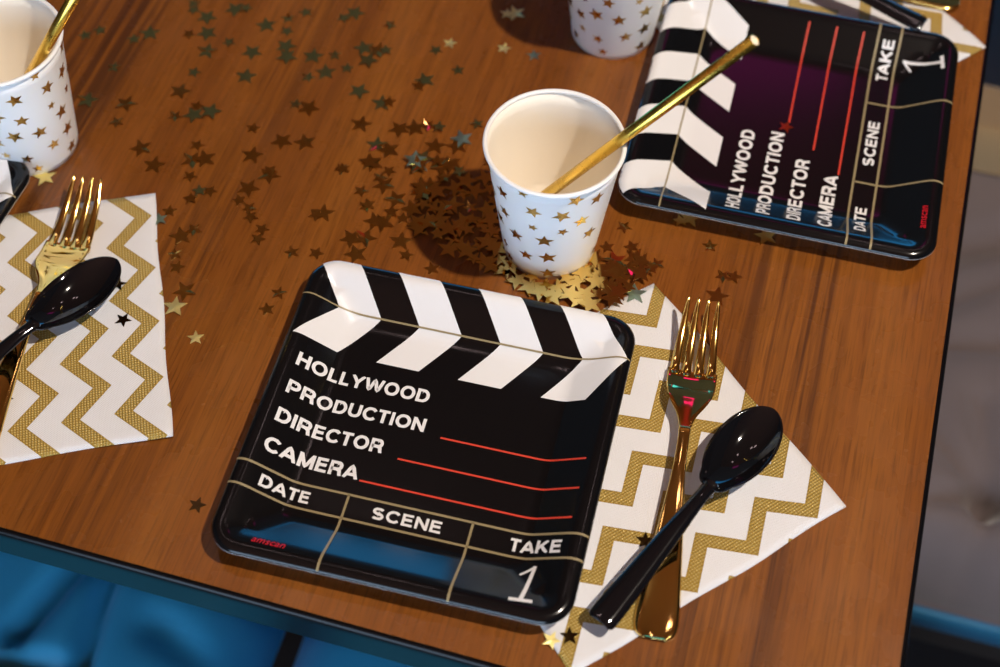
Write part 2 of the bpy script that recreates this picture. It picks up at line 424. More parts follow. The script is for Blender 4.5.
# ================================================================ PLATES
PH, PR = .09, .016
def sdf(x, y):
    qx, qy = abs(x) - (PH - PR), abs(y) - (PH - PR)
    k = .010; hh = max(k - abs(qx - qy), 0) / k; mx = max(qx, qy) + hh * hh * k * .25 if min(qx, qy) < 0 else max(qx, qy)
    return math.hypot(max(qx, 0), max(qy, 0)) + min(mx, 0) - PR
PROF = [(0, .0118), (.0008, .0131), (.002, .0139), (.004, .0145), (.006, .0144), (.008, .0138), (.011, .0123), (.028, .0022), (.031, .0013), (.034, .0009), (.038, .0008), (.2, .0008)]
def ph(x, y):
    d = max(0, -sdf(x, y))
    for (d0, z0), (d1, z1) in zip(PROF, PROF[1:]):
        if d <= d1: return z0 + (z1 - z0) * (d - d0) / (d1 - d0)
    return PROF[-1][1]
def inside(x, y, m=.0005):
    for _ in range(6):
        s = sdf(x, y) + m
        if s <= 0: break
        e = 1e-5; gx, gy = (sdf(x + e, y) - sdf(x - e, y)) / (2 * e), (sdf(x, y + e) - sdf(x, y - e)) / (2 * e)
        x -= gx * s; y -= gy * s
    return x, y
def plate_body():
    per = []; c = PH - PR; nA = 17; nS = 56
    for q in range(4):
        a0 = -math.pi / 2 + q * math.pi / 2; ccx, ccy = ((c, -c), (c, c), (-c, c), (-c, -c))[q]
        for k in range(nA): a = a0 + (k / (nA - 1)) * math.pi / 2; per.append((ccx + PR * math.cos(a), ccy + PR * math.sin(a)))
        ex, ey = per[-1]; nx_, ny_ = ((c, c), (-c, c), (-c, -c), (c, -c))[q]; a = a0 + math.pi / 2
        sx, sy = nx_ + PR * math.cos(a), ny_ + PR * math.sin(a)
        for k in range(1, nS): per.append((ex + (sx - ex) * k / nS, ey + (sy - ey) * k / nS))
    ss = [1, .991, .978, .967, .956, .944, .933, .922, .911, .895] + [.88 - .012 * k for k in range(26)] + [.56, .5, .3, .02]
    P = len(per); v, f = [], []
    for side in (0, 1):
        for s in ss:
            for x, y in per: v.append((x * s, y * s, ph(x * s, y * s) - side * .0006))
    R = len(ss); off = R * P
    for i in range(R - 1):
        for k in range(P):
            k2 = (k + 1) % P
            f.append((i * P + k, i * P + k2, (i + 1) * P + k2, (i + 1) * P + k))
            f.append((off + i * P + k, off + (i + 1) * P + k, off + (i + 1) * P + k2, off + i * P + k2))
    f.append(tuple((R - 1) * P + k for k in range(P))); f.append(tuple(off + (R - 1) * P + k for k in reversed(range(P))))
    nb = len(f)
    for k in range(P): k2 = (k + 1) % P; f.append((k, off + k, off + k2, k2))
    me = mesh('plate_body', v, f, True); me.materials.append(M['black_print']); me.materials.append(M['plate_back'])
    for i, p in enumerate(me.polygons):
        if i >= nb or all(q >= off for q in p.vertices): p.material_index = 1
    return me
LIFT = .00028
def patch(name, bl, br, tr, tl, m, nu, nv, lift=LIFT):
    """flat print laid on the plate surface: bilinear quad in plate millimetres"""
    v, f = [], []
    for j in range(nv + 1):
        for i in range(nu + 1):
            a, b = i / nu, j / nv
            x = ((bl[0] * (1 - a) + br[0] * a) * (1 - b) + (tl[0] * (1 - a) + tr[0] * a) * b) / 1000
            y = ((bl[1] * (1 - a) + br[1] * a) * (1 - b) + (tl[1] * (1 - a) + tr[1] * a) * b) / 1000
            x, y = inside(x, y); v.append((x, y, ph(x, y) + lift))
    for j in range(nv):
        for i in range(nu): k = j * (nu + 1) + i; f.append((k, k + 1, k + 2 + nu, k + 1 + nu))
    me = mesh(name, v, f, True); me.materials.append(m); return name, me
def stroke(name, x0, y0, x1, y1, w, m, lift=LIFT, w1=None):
    d = Vector((x1 - x0, y1 - y0)); L = d.length; d /= L; nrm = Vector((-d.y, d.x)); w1 = w1 or w
    a, b = nrm * w / 2, nrm * w1 / 2
    return patch(name, (x0 - a.x, y0 - a.y), (x1 - b.x, y1 - b.y), (x1 + b.x, y1 + b.y), (x0 + a.x, y0 + a.y), m, max(2, int(L / 1.6)), 1, lift)
def lettering(name, text, x0, x1, y0, y1, m, bold=.018, shear=0.):
    c = bpy.data.curves.new('text', 'FONT'); c.body = text; c.size = 1; c.offset = bold; c.resolution_u = 4; c.space_character = 1.04
    o = bpy.data.objects.new('text', c); COL.objects.link(o); bpy.context.view_layer.update()
    dg = bpy.context.evaluated_depsgraph_get(); ev = o.evaluated_get(dg); em = ev.to_mesh()
    vs = [tuple(q.co) for q in em.vertices]; fs = [tuple(p.vertices) for p in em.polygons]; ev.to_mesh_clear()
    bpy.data.objects.remove(o, do_unlink=True); bpy.data.curves.remove(c)
    ax, bx = min(q[0] for q in vs), max(q[0] for q in vs); ay, by = min(q[1] for q in vs), max(q[1] for q in vs)
    out = []
    for x, y, z in vs:
        b = (y - ay) / (by - ay); X = (x0 + (x - ax) / (bx - ax) * (x1 - x0)) / 1000 + shear * b; Y = (y0 + b * (y1 - y0)) / 1000
        out.append((X, Y, ph(X, Y) + LIFT))
    me = mesh(name, out, fs); me.materials.append(m); return name, me
def arc(cx, cy, rx, ry, a0, a1, n=12):
    return [(cx + rx * math.cos(math.radians(a0 + (a1 - a0) * k / n)), cy + ry * math.sin(math.radians(a0 + (a1 - a0) * k / n))) for k in range(n + 1)]
_w = .110   # half the stroke weight, in cap heights
GLYPH = {   # letter: (advance width, [polylines]); bold grotesque capitals drawn along their centre lines
    'H': (.78, [[(_w, 0), (_w, 1)], [(.68, 0), (.68, 1)], [(_w, .52), (.68, .52)]]),
    'O': (.92, [arc(.46, .5, .36, .41, 0, 360, 28)]),
    'L': (.62, [[(_w, 1), (_w, .09), (.60, .09)]]),
    'Y': (.80, [[(.04, 1), (.40, .45), (.76, 1)], [(.40, .48), (.40, 0)]]),
    'W': (1.14, [[(.05, 1), (.30, .0), (.57, .98), (.84, .0), (1.09, 1)]]),
    'D': (.82, [[(.36, .09), (_w, .09), (_w, .91), (.36, .91)] + arc(.36, .5, .36, .41, 90, -90, 14)]),
    'P': (.74, [[(_w, 0), (_w, .91), (.42, .91)] + arc(.42, .665, .22, .245, 90, -90, 10) + [(_w, .42)]]),
    'R': (.80, [[(_w, 0), (_w, .91), (.45, .91)] + arc(.45, .68, .22, .23, 90, -90, 10) + [(_w, .45)], [(.46, .45), (.62, .36), (.65, .22), (.70, 0)]]),
    'U': (.80, [[(_w, 1)] + arc(.40, .38, .30, .29, 180, 360, 14) + [(.70, 1)]]),
    'C': (.84, [arc(.46, .5, .36, .41, 38, 322, 24)]),
    'T': (.68, [[(.0, .91), (.68, .91)], [(.34, .91), (.34, 0)]]),
    'I': (.22, [[(.11, 0), (.11, 1)]]),
    'N': (.80, [[(_w, 0), (_w, 1)], [(_w, .96), (.70, .04)], [(.70, 0), (.70, 1)]]),
    'E': (.70, [[(.68, .09), (_w, .09), (_w, .91), (.66, .91)], [(_w, .52), (.62, .52)]]),
    'A': (.82, [[(.04, 0), (.41, .97), (.78, 0)], [(.17, .30), (.65, .30)]]),
    'M': (.94, [[(_w, 0), (_w, 1)], [(.11, .97), (.47, .06), (.83, .97)], [(.84, 0), (.84, 1)]]),
    'S': (.76, [arc(.38, .705, .265, .205, 28, 270, 14) + arc(.38, .295, .275, .205, 90, -152, 14)]),
    'K': (.82, [[(_w, 0), (_w, 1)], [(_w, .34), (.72, .98)], [(.33, .56), (.75, .0)]]),
}
def capitals(name, text, x0, x1, y0, y1, m):
    """a word of flat print laid on the plate surface, in plate millimetres"""
    gap = .10; tot = sum(GLYPH[c][0] for c in text) + gap * (len(text) - 1)
    sx, sy = (x1 - x0) / tot, (y1 - y0); v, f = [], []; px = 0.
    for ch in text:
        adv, lines = GLYPH[ch]
        for ln in lines:
            P = [Vector(((px + a) * sx + x0, b * sy + y0)) for a, b in ln]
            closed = (P[0] - P[-1]).length < 1e-4
            if closed: P = P[:-1]
            dense = []
            for a, b in zip(P, P[1:]):
                k = max(1, int((b - a).length / 1.5))
                dense += [a + (b - a) * (i / k) for i in range(k)]
            P = dense + [P[-1]]; n = len(P); hw = _w * sy; k0 = len(v)
            for i in range(n):
                d0 = P[i] - P[i - 1] if (i or closed) else P[1] - P[0]; d1 = P[(i + 1) % n] - P[i] if (i < n - 1 or closed) else P[i] - P[i - 1]
                d0, d1 = d0.normalized(), d1.normalized(); tn = (d0 + d1).normalized(); nn = Vector((-tn.y, tn.x)); mt = hw / max(.42, nn.dot(Vector((-d0.y, d0.x))))
                for s in (-1, 1):
                    q = P[i] + nn * (s * mt); X, Y = q.x / 1000, min(max(q.y, y0), y1) / 1000; v.append((X, Y, ph(X, Y) + LIFT + .00004 * lines.index(ln)))
            for i in range(n if closed else n - 1):
                j = (i + 1) % n; f.append((k0 + 2 * i, k0 + 2 * j, k0 + 2 * j + 1, k0 + 2 * i + 1))
        px += adv + gap
    me = mesh(name, v, f); me.materials.append(m); return name, me
PLATE_PARTS = [('plate_body', plate_body())]
W_, G_, R_ = M['white_print'], M['gold_print'], M['red_print']
for k in range(4):
    x = -69.4 + 44.75 * k
    PLATE_PARTS.append(patch('upper_stripe', (x, 63.6), (x + 23.4, 63.6), (x + 23.4 - 20.3, 91.5), (x - 20.3, 91.5), W_, 20, 30))
    PLATE_PARTS.append(patch('lower_stripe', (x - 16.9, 37.8), (x + 23.4 - 16.9, 37.8), (x + 23.4, 63.6), (x, 63.6), W_, 20, 28))
PLATE_PARTS.append(stroke('gold_line', -90, 63.6, 90, 63.6, .9, G_, .0005))
PLATE_PARTS.append(stroke('gold_line', -90, -41.0, 90, -41.0, 1.25, G_, .0004)); PLATE_PARTS.append(stroke('gold_line', -90, -54.4, 90, -54.4, 1.25, G_, .0004))
for x in (-32, 32): PLATE_PARTS.append(stroke('gold_line', x, -41, x, -90, 1.25, G_, .0004))
for y, x0 in ((1.7, 3.6), (-15.4, -14.3), (-32.0, -29.5)): PLATE_PARTS.append(stroke('red_line', x0, y, 79.3, y, 1.05, R_))
for tx, x0, x1, y0, h in (('HOLLYWOOD', -79.2, -8.3, 19.9, 8.0), ('PRODUCTION', -79.0, -5.8, 2.7, 7.9), ('DIRECTOR', -79.0, -23.2, -14.6, 8.0), ('CAMERA', -79.2, -31.2, -32.2, 8.2),
                          ('DATE', -75.4, -50.5, -51.1, 6.6), ('SCENE', -18.2, 17.6, -51.0, 6.6), ('TAKE', 52.2, 77.6, -51.4, 7.0)):
    PLATE_PARTS.append(capitals('lettering', tx, x0, x1, y0, y0 + h, W_))
PLATE_PARTS.append(stroke('numeral_stroke', 67.3, -58.6, 64.9, -80.3, 1.7, W_, LIFT, 2.1)); PLATE_PARTS.append(stroke('numeral_stroke', 59.4, -81.3, 70.6, -79.9, 2.0, W_, .0004))
PLATE_PARTS.append(stroke('numeral_stroke', 67.6, -59.0, 60.9, -64.2, 1.5, W_, .0004, 1.1))
PLATE_PARTS.append(lettering('maker_mark', 'amscan', -67.5, -51.0, -82.6, -79.8, M['red_print2'], .008, .0006))
def plate(label, x, y, a, z=.0013):
    t = thing('party_plate', label, 'plate', (x, y, z), a, 'clapperboard party plates')
    for n, me in PLATE_PARTS: link(n, me, None, t)
    return t
plate('black and white clapperboard square plate in the centre of the table', 0, 0, -.2328)
plate('black and white clapperboard square plate at the upper right, turned sideways', .2058, .2161, 1.3241)
plate('black and white clapperboard square plate cut off at the left edge', -.3437, .1133, math.radians(-17.9))

# ================================================================ CUPS AND STRAWS
CH, CR, CB = .0856, .0372, .0256
def cup_r(z): return CB + (CR - .0012 - CB) * z / CH
def cup_wall():
    o = [(cup_r(z), z) for z in (0, .004, .02, .04, .06, .075, CH - .002)]
    i = [(cup_r(z) - .0006, z) for z in (CH - .002, .075, .06, .04, .02, .006)]
    me = mesh('cup_wall', *lathe(o + i + [(.0005, .006), (.0005, .0052), (cup_r(.005) - .0012, .0052), (cup_r(0) - .0012, 0)], 72, True), True)
    me.materials.append(M['cup']); me.materials.append(M['cup_in_warmlit'])
    for k, p in enumerate(me.polygons):
        if 6 <= k // 72 <= 13: p.material_index = 1
    return me
def cup_lip():
    r, R = .0013, CR - .0012
    return mesh('cup_lip', *lathe([(R + r * math.cos(a), CH - .0012 + r * math.sin(a)) for a in [2 * math.pi * k / 10 for k in range(10)]], 72, True), True)
def star2d(r, rot, inner=.40):
    return [((r if k % 2 == 0 else r * inner) * math.cos(rot + math.pi / 2 + k * math.pi / 5), (r if k % 2 == 0 else r * inner) * math.sin(rot + math.pi / 2 + k * math.pi / 5)) for k in range(10)]
CUP_STARS = [(-141.9, 69.3, 5), (-117.9, 81, 3.5), (-72.7, 78.3, 5), (-50.7, 71.9, 5), (-109, 66.8, 5), (-83.4, 65.2, 5.5), (-142.8, 51.3, 4.5), (-109.5, 51.8, 3), (-80.9, 49.8, 3.5), (-50.1, 39.4, 5), (-129.6, 36.8, 5), (-98.1, 40.4, 5.5), (-118.7, 21.1, 4.5), (-93.9, 23.7, 5.5), (-153.6, 16.9, 4), (-93, 7.4, 5), (-63.4, 56.4, 5), (-26.9, 10.3, 4), (-146.2, 6.4, 3.5)]
def star_print(seed):
    rnd = random.Random(seed); st = list(CUP_STARS); tries = 0
    while tries < 900:
        tries += 1; a, z, r = rnd.uniform(-20, 205), rnd.uniform(7, 78), rnd.choice((3.2, 4.4, 5.0, 5.3))
        if all(math.hypot(math.radians((a - b + 180) % 360 - 180) * 31, z - y) > 6.2 + .9 * r for b, y, q in st): st.append((a, z, r))
    v, f = [], []
    for a, z, r in st:
        a0 = math.radians(a); z0 = z / 1000; rr = cup_r(z0); k0 = len(v); rot = rnd.uniform(-.5, .5)
        pts = [(0, 0)] + star2d(r / 1000, rot, .42)
        for x, y in pts:
            q = cup_r(z0 + y) + .00022; v.append((q * math.cos(a0 + x / rr), q * math.sin(a0 + x / rr), z0 + y))
        for k in range(10): f.append((k0, k0 + 1 + k, k0 + 1 + (k + 1) % 10))
    return mesh('star_print', v, f)
CUP_ME = [('cup_wall', cup_wall(), M['cup']), ('cup_lip', cup_lip(), M['cup_lip']), ('star_print', star_print(2), M['foil'])]
def cup(label, x, y, rz):
    t = thing('paper_cup', label, 'cup', (x, y, .0004), rz, 'gold star paper cups')
    for n, me, m in CUP_ME: link(n, me, m, t)
    return t
cup('white paper cup with gold stars standing behind the central plate, holding a straw', .0610, .1291, 0)
cup('white paper cup with gold stars cut off at the top edge', .1025, .2985, math.radians(40))
cup('white paper cup with gold stars in the upper left corner, holding a straw', -.2423, .1995, math.radians(75))
def straw(label, p0, p1):
    p0, p1 = Vector(p0), Vector(p1)
    t = thing('drinking_straw', label, 'straw', p0, 0, 'gold paper straws')
    link('straw_tube', mesh('straw_tube', *tube((0, 0, 0), p1 - p0, .0031, 20, .0004), True), M['straw'], t)
    d = (p1 - p0)
    link('straw_lining', mesh('straw_lining', *tube(d * .002, d * .9985, .00268, 16, .0001), True), M['straw_in'], t)
straw('gold straw leaning in the cup behind the central plate', (.0390, .1370, .0095), (.150, .1172, .170))
straw('gold straw leaning in the upper left cup', (-.2613, .1989, .0095), (-.1588, .1763, .1726))

# ================================================================ CUTLERY
def interp(tab, t):
    for a, b in zip(tab, tab[1:]):
        if t <= b[0]:
            k = (t - a[0]) / (b[0] - a[0]); k = k * k * (3 - 2 * k) if len(a) > 2 else k
            return a[1] + (b[1] - a[1]) * k
    return tab[-1][1]
def smooth_tab(tab, t):
    """Catmull-Rom through (t, value)"""
    n = len(tab)
    if t <= tab[0][0]: return tab[0][1]
    if t >= tab[-1][0]: return tab[-1][1]
    i = max(k for k in range(n - 1) if tab[k][0] <= t)
    p = [tab[max(0, min(n - 1, i + k))] for k in (-1, 0, 1, 2)]
    h = p[2][0] - p[1][0]; u = (t - p[1][0]) / h
    m1 = (p[2][1] - p[0][1]) / max(1e-9, p[2][0] - p[0][0]) * h; m2 = (p[3][1] - p[1][1]) / max(1e-9, p[3][0] - p[1][0]) * h
    u2, u3 = u * u, u * u * u
    return (2 * u3 - 3 * u2 + 1) * p[1][1] + (u3 - 2 * u2 + u) * m1 + (-2 * u3 + 3 * u2) * p[2][1] + (u3 - u2) * m2
def ribbon(name, ts, half, zc, sec, thick, xc=None):
    """solid strip along +y; all arguments in millimetres. sec(t) -> [(x fraction, dz)] across the top"""
    v, f = [], []; S = None
    for t in ts:
        w, z, pr, th = half(t), zc(t), sec(t), thick(t); S = len(pr); x0 = xc(t) if xc else 0
        for fx, dz in pr: v.append(((x0 + fx * w) / 1000, t / 1000, (z + dz) / 1000))
        for fx, dz in reversed(pr): v.append(((x0 + fx * w * .93) / 1000, t / 1000, (z + dz * .7 - th) / 1000))
    n = 2 * S
    for i in range(len(ts) - 1):
        for k in range(n):
            k2 = (k + 1) % n; f.append((i * n + k, i * n + k2, (i + 1) * n + k2, (i + 1) * n + k))
    f.append(tuple(range(n))); f.append(tuple((len(ts) - 1) * n + k for k in reversed(range(n))))
    me = mesh(name, v, f, True); return me
def frange(a, b, n): return [a + (b - a) * k / n for k in range(n + 1)]
# fork: y = 0 at the handle end, tips at y = 190 mm
FZ = [(0, 2.0), (15, 2.6), (40, 5.0), (75, 8.0), (105, 9.4), (120, 9.0), (132, 8.4), (136, 7.2), (142, 4.8), (149, 3.6), (160, 4.6), (175, 9.0), (190, 15.5)]
FW = [(0, 6.4), (1.5, 8.8), (5, 10.4), (10, 10.8), (30, 9.0), (60, 6.1), (85, 3.7), (103, 3.0), (113, 3.3), (120, 5.0), (127, 9.0), (133, 11.6), (141, 12.8), (150, 13.0)]
def fz(t): return smooth_tab(FZ, t)
def fw(t): return max(.5, smooth_tab(FW, t))
def sec_handle(t): return [(-1, -1.5), (-.93, -.35), (-.72, .25), (-.66, .05), (0, -.05), (.66, .05), (.72, .25), (.93, -.35), (1, -1.5)]
def sec_head(t):
    k = min(1, max(0, (t - 112) / 18)); cup_ = 1.6 * k
    return [(x, (-1.5 if abs(x) == 1 else (-.35 if abs(x) > .9 else 0)) * (1 - .75 * k) + cup_ * x * x - cup_) for x in (-1, -.93, -.72, -.5, 0, .5, .72, .93, 1)]
fork_handle = ribbon('handle', [0, .7, 1.5, 3, 5, 8] + frange(11, 112, 34), fw, fz, lambda t: sec_handle(t) if t < 100 else [(a[0], a[1] + (b[1] - a[1]) * (t - 100) / 12) for a, b in zip(sec_handle(t), sec_head(112))], lambda t: 1.3)
fork_head = ribbon('head', frange(112, 151, 26), fw, fz, sec_head, lambda t: 1.4)
def tine(k):
    x0, x1 = (-9.85, -3.3, 3.3, 9.85)[k], (-7.9, -2.7, 2.7, 7.9)[k]
    def xc(t): return x0 + (x1 - x0) * (t - 148) / 42
    def hw(t): return interp([(146, 3.2), (150, 3.1), (153, 2.55), (160, 2.3), (180, 1.65), (188.5, 1.05), (190, .4)], t)
    cz = 1.6 * (x0 / 13) ** 2 - 1.6
    return ribbon('tine', [148, 150, 151.5, 153, 156] + frange(160, 186, 9) + [188, 189, 190], hw, lambda t: fz(t) + cz * max(0, 1 - (t - 148) / 30), lambda t: [(-1, -.5), (-.6, .1), (0, .3), (.6, .1), (1, -.5)], lambda t: interp([(148, 1.5), (180, 1.3), (190, .5)], t), xc)
FORK_ME = [('handle', fork_handle), ('head', fork_head)] + [('tine', tine(k)) for k in range(4)]
for n, me in FORK_ME: me.materials.append(M['gold_plastic'])
def fork(label, tip, ang, z):
    """tip = (x, y) of the tine tips, ang = heading of the tines in degrees"""
    a = math.radians(ang); x, y = tip[0] - .19 * math.cos(a), tip[1] - .19 * math.sin(a)
    t = thing('fork', label, 'fork', (x, y, z), a - math.pi / 2, 'gold plastic forks')
    for n, me in FORK_ME: link(n, me, None, t)
    return t
fork('gold plastic fork lying on the napkin right of the central plate', (.1428, .0800), 79.4, NT_Z)
fork('gold plastic fork on the left napkin, partly under a black spoon', (-.2003, .1603), 79.6, NT_Z)
fork('gold plastic fork at the top right edge, only its handle end showing', (.137, .3565), 171., NT_Z)
# spoon: y = 0 at the handle end, tip at y = 152 mm
SB0, SB1 = 93., 152.
SZT = [(0, 4.6), (20, 6.2), (45, 8.6), (70, 11.4), (84, 12.6), (93, 12.4), (100, 12.0), (125, 11.3), (152, 12.6)]
SWT = [(0, 5.6), (1.2, 6.9), (4, 7.5), (25, 6.8), (50, 5.6), (75, 4.1), (85, 3.7), (92, 4.0), (95, 5.0)]
def sz_(t): return smooth_tab(SZT, t)
def sec_sp(t): return [(-1, -1.9), (-.90, -.9), (-.45, .35), (0, .45), (.45, .35), (.90, -.9), (1, -1.9)]
spoon_handle = ribbon('handle', [0, .6, 1.2, 2.5, 4] + frange(7, 95, 34), lambda t: smooth_tab(SWT, t), sz_, sec_sp, lambda t: .9)
def spoon_bowl():
    nu, nv = 30, 16; v, f = [], []
    def hw(u): # half width along the bowl, u = 0 at the neck, 1 at the tip
        return 15.4 * (max(0, 1 - ((u - .54) / .46) ** 2.1) ** .56 if u > .54 else max(0, 1 - ((.54 - u) / .54) ** 2.1) ** .62) + 3.4 * max(0, 1 - u / .12) 
    for side in (0, 1):
        for i in range(nu + 1):
            u = .5 - .5 * math.cos(math.pi * i / nu); t = SB0 - 2 + (SB1 - SB0 + 2) * u; w = max(.25, hw(u))
            for j in range(nv + 1):
                b = 2 * j / nv - 1; dep = 8.6 * (max(0, math.sin(math.pi * u ** .9)) ** .85) * (1 - abs(b) ** 2.3)
                v.append((b * w * (1 - .0 * side) / 1000, t / 1000, (sz_(t) - dep - side * 1.1 - (.0 if abs(b) < 1 else 0)) / 1000))
    n1 = nv + 1; off = (nu + 1) * n1
    for i in range(nu):
        for j in range(nv):
            k = i * n1 + j; f.append((k, k + 1, k + 1 + n1, k + n1)); f.append((off + k, off + k + n1, off + k + 1 + n1, off + k + 1))
        for j in (0, nv):
            k = i * n1 + j; f.append((k, k + n1, off + k + n1, off + k) if j == 0 else (k, off + k, off + k + n1, k + n1))
    for i in (0, nu):
        for j in range(nv):
            k = i * n1 + j; f.append((k, off + k, off + k + 1, k + 1) if i == 0 else (k, k + 1, off + k + 1, off + k))
    return mesh('bowl', v, f, True)
SPOON_ME = [('handle', spoon_handle), ('bowl', spoon_bowl())]
for n, me in SPOON_ME: me.materials.append(M['black_plastic'])
def spoon(label, tip, ang, z, pitch=0., roll=0.):
    a = math.radians(ang); k = .968; x, y = tip[0] - .152 * k * math.cos(a), tip[1] - .152 * k * math.sin(a)
    t = thing('spoon', label, 'spoon', (x, y, z), a - math.pi / 2, 'black plastic spoons')
    t.rotation_euler = (math.radians(pitch), math.radians(roll), a - math.pi / 2)
    t.scale = (1, k, 1)
    for n, me in SPOON_ME: link(n, me, None, t)
    return t
spoon('black plastic spoon lying across the fork right of the central plate', (.1735, .0118), 51.2, .0083, -2.0)
spoon('black plastic spoon lying across the fork on the left napkin', (-.1750, .1025), 49.5, .0083, -2.0)
spoon('black plastic spoon at the top right edge, only its handle end showing', (.1695, .3690), 147., .0135, 0.)

# ================================================================ STAR CONFETTI
STARS = {
    'far': '-218.9,293.7,s -227.6,289.2,s -187.3,291.6,b -196.5,286.2,s -205.1,261.9,s -217,234.2,b -193.1,231.7,b -196.2,216.7,s -163.2,318.8,s -162.4,312.4,s -153.4,306.3,b -136.5,313.7,b -129.6,314.7,s -162.8,291,s -151.6,292.1,b -149.7,276.4,b -155.5,258.4,s -137,284.4,s -121.8,276,b -123.3,255.5,b -162,242.4,b -150.1,230.3,s -162.2,222,s -151,223,b -141.1,225.5,b -114.6,213.1,s -115.4,299.7,b -102.2,306.2,s -101.8,294.6,s -101.2,281.5,b -99.7,272,b -83.7,273.1,b -91.3,311.7,s -85.3,255.2,s -74.9,259.6,b -70.2,274.1,s -62,263.2,s -60.2,311.3,b -66.8,306.7,s -37.5,300.9,s -52.6,280.4,b -43.8,278,b -38.8,278.1,s -49.4,269.3,b -53.4,244,b -38.9,234.3,b -34.7,235.2,s -7.8,279.4,s 6.3,262.4,s -13.7,253.7,b -17.1,248.7,s -90.7,232.8,s -82.6,229.6,b -50.5,217.2,b',
    'left': '-178.8,196.4,b -169.3,183.4,b -146.2,199.2,s -147.6,187.5,b -140.1,188.4,b -147.2,175.3,s -134.3,164.2,s -140.3,164.1,s -144.4,158.1,s -112.9,191.9,b -101.5,176.7,b -112.6,166.8,b -116.8,157.8,s -110.5,152,s -108.6,145.4,s -101.5,136.8,s -103,129.6,s -155.6,149.1,s -146.6,131.2,b -139.8,135.6,s -148.3,118.4,s -146,109.4,s -139.4,93.1,b -101.2,179.8,s',
    'mid': '-96.4,203,b -82.7,202.4,b -59.4,181.9,s -67.9,148.9,b -71.8,147.4,s -83.1,120.7,s -69.6,120.2,s -50.7,131,b -42.9,131.2,b -47.2,119.8,b -43.7,154.3,s -37.9,143.4,b -41.6,186.7,b -47.3,165.4,s -87.7,92.4,s -93.2,81.6,s -40,200.7,b -58.8,181.9,s -43.4,187.4,b -31.9,180.7,s -42.6,155.1,s -26.8,159.7,b -33.3,142.1,b -22.5,129.3,b -19.2,119.4,s -4.3,110.2,s -22.1,145.8,s -17,152.5,b',
    'cup': '-27.6,213.5,b -18.1,214.4,b -10.4,216.1,s -3.8,214.6,s 18.8,218.1,s 1.2,186.5,s -8.4,160,s -5.7,200.4,b 7.3,200.6,b -32.7,196.9,b -34.2,170.1,b -36.8,175.3,s -28.6,150.1,s -12.7,166.6,b 4.7,187.3,s',
    'gold': '26,128.5,b 31.7,123.6,b 36.2,109.7,b 42.9,102.2,b 33.4,115.2,s 39.6,111.1,b 49.5,97.5,b 58.3,97,b 55.6,93.6,b 66.6,95.7,b 62.1,89.6,b 74.9,100.6,b 83.5,110.3,b 85.9,118.7,b 79.5,106.1,b 86.5,100.1,b 72,91.7,b 80.2,91.2,b 87.4,91.9,s 70,101.9,s 51.2,104.4,s 91.3,95.4,b 90.6,106.3,b 28.7,135.7,s 95,88.7,b 76.9,87.8,b 82.8,84.5,b',
    'right': '103.6,141,s 108.9,119.7,b 121,115,s 112.1,116.3,b 104.6,110.6,b 97.6,116.1,b 100.4,102.3,b 94.7,98.1,s 111.1,105.9,b 104,96.9,s 141.5,148,b 135.7,145.8,s 183.7,135.6,b 151.5,128.1,s 152.8,93.5,b 157.2,107.2,s 163.2,106.6,s 93.5,126.6,s 98.4,93.4,b 116.8,109.4,s 107.5,126.8,s 94.6,109.1,b 97.8,106.4,b',
    'pile': '24.5,115.8,b -1.4,184.4,b 4.4,185.3,b -2.7,148.7,s 28.8,112.7,b 9.9,127.2,b 12,164,s 26.8,168.4,s 26.6,188.2,s -13.4,142.4,b -4.5,158.8,s 0.3,175.4,s 23.8,142.5,b -3.9,188.1,s 21.4,127.5,s 7.5,168.6,b 15.9,154.4,s -4.7,152.8,s 4.8,123.9,b 25.9,152.2,b 1.1,151.8,b 6.5,131.1,s 29.4,159.1,s 24.7,176.6,b -1.4,143.6,b -12.6,189.2,b 28,145,b -7.4,169.2,b -12.2,168.8,b 18.7,117.7,s -12.3,137.6,b 14.9,122.6,b 12.8,143.8,b -1.7,138.1,s 18.3,166.2,b 10,138.6,b -15.1,183.6,b -1.8,132.8,s 9.3,179.7,s 5.8,154.5,b -11.4,163.2,b 30.1,126.8,b -10.8,154.9,s 14.9,137,s -7.3,141.5,b -3.6,164.5,b 3.8,136.5,b 17.6,144,s 13.3,172.4,b 28.6,135.3,b',
}

def star_mesh(name, r, th, bend=0.):
    p = star2d(r, 0.0, .43); lift = [bend * r if k == 2 else (bend * r * .6 if k == 6 else 0) for k in range(10)]   # a bent star has two tips curled up
    v = [(x, y, z) for (x, y), z in zip(p, lift)] + [(x, y, th + z) for (x, y), z in zip(p, lift)] + [(0, 0, th), (0, 0, 0)]; f = []
    for k in range(10):
        k2 = (k + 1) % 10; f += [(k, k2, 10 + k2, 10 + k), (20, 10 + k, 10 + k2), (21, k2, k)]
    return mesh(name, v, f)
RB, RS = .0073, .0049
SM = {}
for key, m, bend in (('gold', 'star', 0.), ('bent', 'star', .13), ('green', 'star_teal_reflection', 0.), ('dark', 'star_dark_reflection', 0.), ('pale', 'star_glint', .1)):  # green, dark and pale colours carry painted reflections and glints
    for s, r in (('b', RB), ('s', RS)):
        SM[key, s] = star_mesh('confetti_star', r, .00012, bend); SM[key, s].materials.append(M[m])
